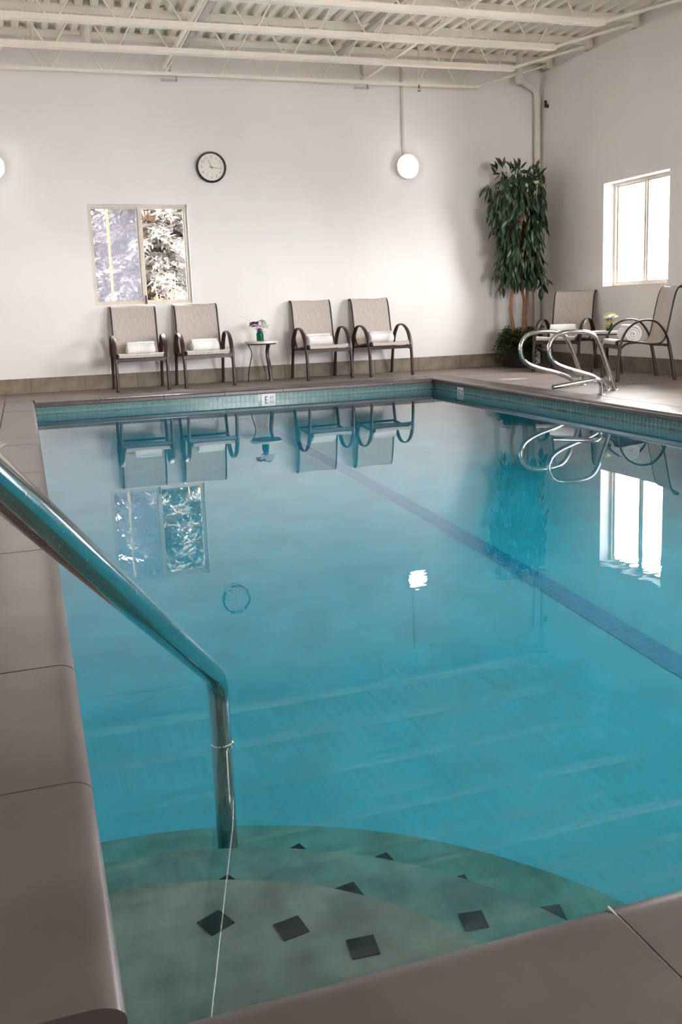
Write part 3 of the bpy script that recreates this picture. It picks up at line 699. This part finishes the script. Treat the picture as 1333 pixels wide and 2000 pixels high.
# entry handrail in the foreground
t = thing('pool_handrail', 'scratched stainless handrail slanting down into the near corner of the pool', 'rail', (.352, 2.075, 0))
o0 = Vector((.352, 2.075, 0))
hp = [(.352,2.085,-.86),(.352,2.078,-.4),(.350,2.070,.035),(-.037,1.04,.692),(-.115,.84,.82),(-.165,.70,.82),(-.26,.42,.6),(-.28,.36,0)]
MB().tube([Vector(p)-o0 for p in bent(hp, .055, 8)], .024, seg=32, ref=(0,1,0)).build('tube', 'rail', t, True)
MB().lathe([(.0262,ZW-.004),(.0265,ZW+.004),(.0242,ZW+.006)], c=(0,-.002,0), seg=32).build('waterline_ring', 'chrome', t, True)
MB().lathe([(.05,0),(.05,.008),(.03,.016)], c=(-.28-.352, .36-2.075, 0), seg=24).build('flange', 'chrome', t, True)

# ------------------------------------------------------------------ potted ficus
rnd = random.Random(11)
PX, PY = 6.17, 11.28
pl = thing('potted_ficus', 'tall potted ficus tree in the corner by the drain pipe', 'plant', (PX, PY, 0))
MB().lathe([(.15,0),(.165,.01),(.19,.14),(.2,.27),(.205,.3),(.185,.3),(.18,.25),(.01,.25)], seg=28).build('pot', 'pot', pl, True)
MB().lathe([(.01,.24),(.18,.255)], seg=20).build('soil', 'soil', pl)
trunks = [[(-.13,-.06,.25),(-.125,-.07,.5),(-.155,-.05,.7),(-.135,-.03,.88),(-.1,-.02,1.05),(-.09,0,1.4),(-.12,.02,2.0)],
          [(.06,-.02,.25),(.045,-.03,.6),(.06,-.02,.85),(.03,.0,1.05),(.02,.0,1.5),(.05,.02,2.2)],
          [(.1,.02,.25),(.09,0,.6),(.11,.0,.85),(.11,.0,1.0),(.08,.0,1.4),(.15,.03,2.1)]]
for tr in trunks: MB().tube(smooth_path(tr, 4), [.026-.014*i/24 for i in range(25)], seg=9).build('trunk', 'bark', pl, True)
lm = MB(); leafq(lm, (0,0,0), (0,0,-1), 1, .30, (0,-1,0)); leaf_me = lm.mesh('leaf', 'leaf', True, fix=False)
leaves = []
def crown_r(z):   # half-width of the crown by height
    pts = [(1.02,.30),(1.2,.37),(1.4,.33),(1.6,.31),(1.8,.31),(1.95,.36),(2.2,.41),(2.38,.43),(2.48,.36),(2.6,.2)]
    for (a, r), (b, s) in zip(pts, pts[1:]):
        if a <= z <= b: return r+(s-r)*(z-a)/(b-a)
    return .2
nodes = []
for i in range(105):
    z = 1.16+1.36*((i+rnd.random())/105); rr = crown_r(z); a = i*2.39996+rnd.uniform(-.5,.5); q = math.sqrt(rnd.uniform(.12, 1.0))
    c = Vector((rr*q*math.cos(a), min(rr*q*.88*math.sin(a), .36), z)); nodes.append(c)
    out = Vector((math.cos(a), math.sin(a), 0))
    for k in range(rnd.randint(10, 17)):
        b = rnd.uniform(0, 6.28); side = Vector((math.cos(b), math.sin(b), 0)); dz = rnd.uniform(-.16, .05)
        p = c + side*rnd.uniform(.0,.06) + Vector((0,0,dz)); p.y = min(p.y, .39)
        droop = rnd.uniform(.7, 2.2) if z < 2.42 else rnd.uniform(-.5, 1.2)
        d = (out*rnd.uniform(.1,.7)*q + side*rnd.uniform(.1,.8) + Vector((0,0,-droop))).normalized()
        leaves.append((p, d, rnd.uniform(.11,.175), (out*.7+side*.5+Vector((0,-.4,.3))).normalized()))
for a, z in ((2.6,2.5),(2.9,2.44),(2.2,2.55),(1.6,2.48),(.6,2.44),(.2,2.4),(4.4,2.46),(5.2,2.45),(3.6,2.5),(0,2.42)):
    for k in range(3):
        p = Vector((.3*math.cos(a), .2*math.sin(a), z+.02*k)); d = Vector((math.cos(a)*.5+rnd.uniform(-.5,.5), rnd.uniform(-.4,.2), rnd.uniform(.3,1))).normalized(); leaves.append((p, d, .13, Vector((0,-1,.2))))
leaves.sort(key=lambda l: l[0].y*.8 + .1*rnd.random())
restl = MB()
for i, (p, d, L, out) in enumerate(leaves):
    z = -d; xax = z.cross(out+Vector((.01,.02,.03)))
    if xax.length < .02: xax = Vector((1,0,0))
    xax.normalize(); y = z.cross(xax); mtx = Matrix((xax, y, z)).transposed().to_4x4()
    mtx = Matrix.Translation(p) @ mtx @ Matrix.Rotation(rnd.uniform(-.9,.9), 4, 'Z') @ Matrix.Scale(L, 4)
    if i < 300: o = link('leaf', leaf_me, pl); o.matrix_local = mtx
    else:
        b = len(restl.v); restl.v += [tuple(mtx @ Vector(v)) for v in lm.v]; restl.f += [tuple(b+k for k in f) for f in lm.f]
restl.build('inner_foliage', 'leaf', pl, True, fix=False, kind='stuff')
tw = MB()
for k in range(46):
    z = rnd.uniform(1.15, 2.4); a = rnd.uniform(0, 6.28); r_ = crown_r(z)*.8; tw.tube([(rnd.choice((-.1,.03,.1)), 0, z-.15), (r_*.5*math.cos(a), r_*.4*math.sin(a), z-.02), (r_*math.cos(a), r_*.8*math.sin(a), z)], .005, seg=5)
tw.build('branches', 'bark', pl)
fn = MB()
for k in range(330):
    a = rnd.uniform(0, 6.28); q = rnd.uniform(.02, .19); base = Vector((q*math.cos(a), q*math.sin(a), .28)); out = Vector((math.cos(a), math.sin(a), 0))
    ln = rnd.uniform(.12, .34); h = rnd.uniform(.06, .25); side = Vector((-out.y, out.x, 0)); sag = rnd.uniform(.05,.32)
    for j in range(8):
        u = (j+1)/8; c = base + out*(ln*.62*u) + Vector((0,0, h*math.sin(u*2.2)*1.2-sag*u*u)); c.y = min(c.y, .4)
        for s_ in (-1, 1): leafq(fn, c, side*s_*.8+out*.5+Vector((0,0,rnd.uniform(-.6,.3))), .062*(1.15-u*.5), .022)
fn.build('fern_foliage', 'fern', pl, fix=False, kind='stuff')

# ------------------------------------------------------------------ small marks on the deck
tag(MB().prism([(0,0),(.14,.02),(.3,-.01),(.33,-.12),(.16,-.18),(.02,-.1)], lambda x, y: (4.98+x, 9.62+y, 0), lambda x, y: (4.98+x, 9.62+y, .0015)).build('paint_patch', 'chip'), 'worn white paint patch on the deck left of the grab rails', 'paint patch')
tag(MB().prism([(0,0),(.05,.1),(.09,.32),(.02,.5),(-.06,.4),(-.08,.1)], lambda x, y: (-.27+x, 6.75+y, 0), lambda x, y: (-.27+x, 6.75+y, .0035)).build('paint_patch', 'chip'), 'pale paint patch beside the left coping above the handrail', 'paint patch')

# ------------------------------------------------------------------ outside
gd = MB().box(-40, 60, YW+.25, 70, -.4, -.3).box(XW+.25, 60, -40, YW+.25, -.4, -.3).box(-40, XW+.25, -40, YF-.25, -.4, -.3).build('ground', 'ground'); struct(gd, 'pale snowy ground outside the windows')
tag(MB().lathe([(.014,-.3),(.014,3.2)], c=(1.09, 12.25, 0), seg=14).build('yellow_post', 'yellow'), 'slim yellow post outside the left pane of the back window', 'post')
rnd = random.Random(5)
def spruce(x, y, h, rad, lab, dens, m='needle'):
    t = thing('spruce_tree', lab, 'tree', (x, y, -.3), 0, 'spruces outside')
    MB().tube([(0,0,0),(0,0,h)], [.16,.02], seg=10).build('trunk', 'bark', t, True)
    mb = MB(); br = MB(); z = .35
    while z < h-.3:
        Rr = rad*(1-z/h)**.8
        for k in range(11):
            a = 2*math.pi*(k+rnd.random()*.8)/11; out = Vector((math.cos(a), math.sin(a), 0)); tip = Vector((0,0,z))+out*Rr*rnd.uniform(.8,1.05)+Vector((0,0,-.25*Rr*.4))
            c0 = Vector((0,0,z+.15)); br.tube([tuple(c0), tuple((c0+tip)/2+Vector((0,0,.03))), tuple(tip)], [.016,.01,.004], seg=4, cap=False)
            n = int(dens*Rr)
            for j in range(n):
                u = rnd.uniform(.15, 1); c = c0.lerp(tip, u); sp = .22*(1.15-u)*Rr*.6+.05
                side = Vector((-out.y, out.x, 0)); c = c+side*rnd.uniform(-sp,sp)+Vector((0,0,rnd.uniform(-.10,.05)))
                d = (out*rnd.uniform(.2,1)+side*rnd.uniform(-.8,.8)+Vector((0,0,rnd.uniform(-.8,.25)))).normalized(); s = d.cross(Vector((rnd.uniform(-1,1),rnd.uniform(-1,1),1))).normalized()
                L, W = rnd.uniform(.08,.2), rnd.uniform(.016,.04); i = len(mb.v)
                mb.v += [tuple(c-s*W), tuple(c+d*L*.5-s*W*.9), tuple(c+d*L), tuple(c+s*W)]; mb.f.append((i,i+1,i+2,i+3))
        z += rnd.uniform(.2,.3)
    br.build('branches', 'bark', t, fix=False); mb.build('needles', m, t, fix=False, kind='stuff')
spruce(2.2, 16.9, 8.5, 2.0, 'frosted blue spruce right outside the back window', 150)
spruce(-.1, 21.6, 9.0, 2.1, 'frosted spruce farther off behind the left pane', 130)
spruce(4.6, 21.6, 9.0, 2.1, 'frosted spruce farther off behind the right pane, needles tinted tan as if sunlit', 130, 'sunneedle')
sh = thing('sun_tone_shrub', 'added shrub outside the right pane of the back window, coloured golden as if sunlit', 'shrub', (2.05, 13.6, -.3)); mb = MB(); st = MB()  # added shrub, its gold colour stands in for sunlit foliage
for k in range(20):
    a = rnd.uniform(0,6.28); tip = Vector((rnd.uniform(.05,.42)*math.cos(a), rnd.uniform(.05,.4)*math.sin(a), rnd.uniform(1.0,1.75))); st.tube([(0,0,0), tuple(tip*.6), tuple(tip)], .006, seg=4, cap=False)
    for j in range(46):
        u = rnd.uniform(.4,1); c = tip*u+Vector((rnd.uniform(-.1,.1),rnd.uniform(-.1,.1),rnd.uniform(-.1,.1))); leafq(mb, c, (rnd.uniform(-1,1),rnd.uniform(-1,1),rnd.uniform(-1,.6)), .06, .028)
st.build('stems', 'bark', sh); mb.build('foliage', 'sunlitleaf', sh, fix=False, kind='stuff')
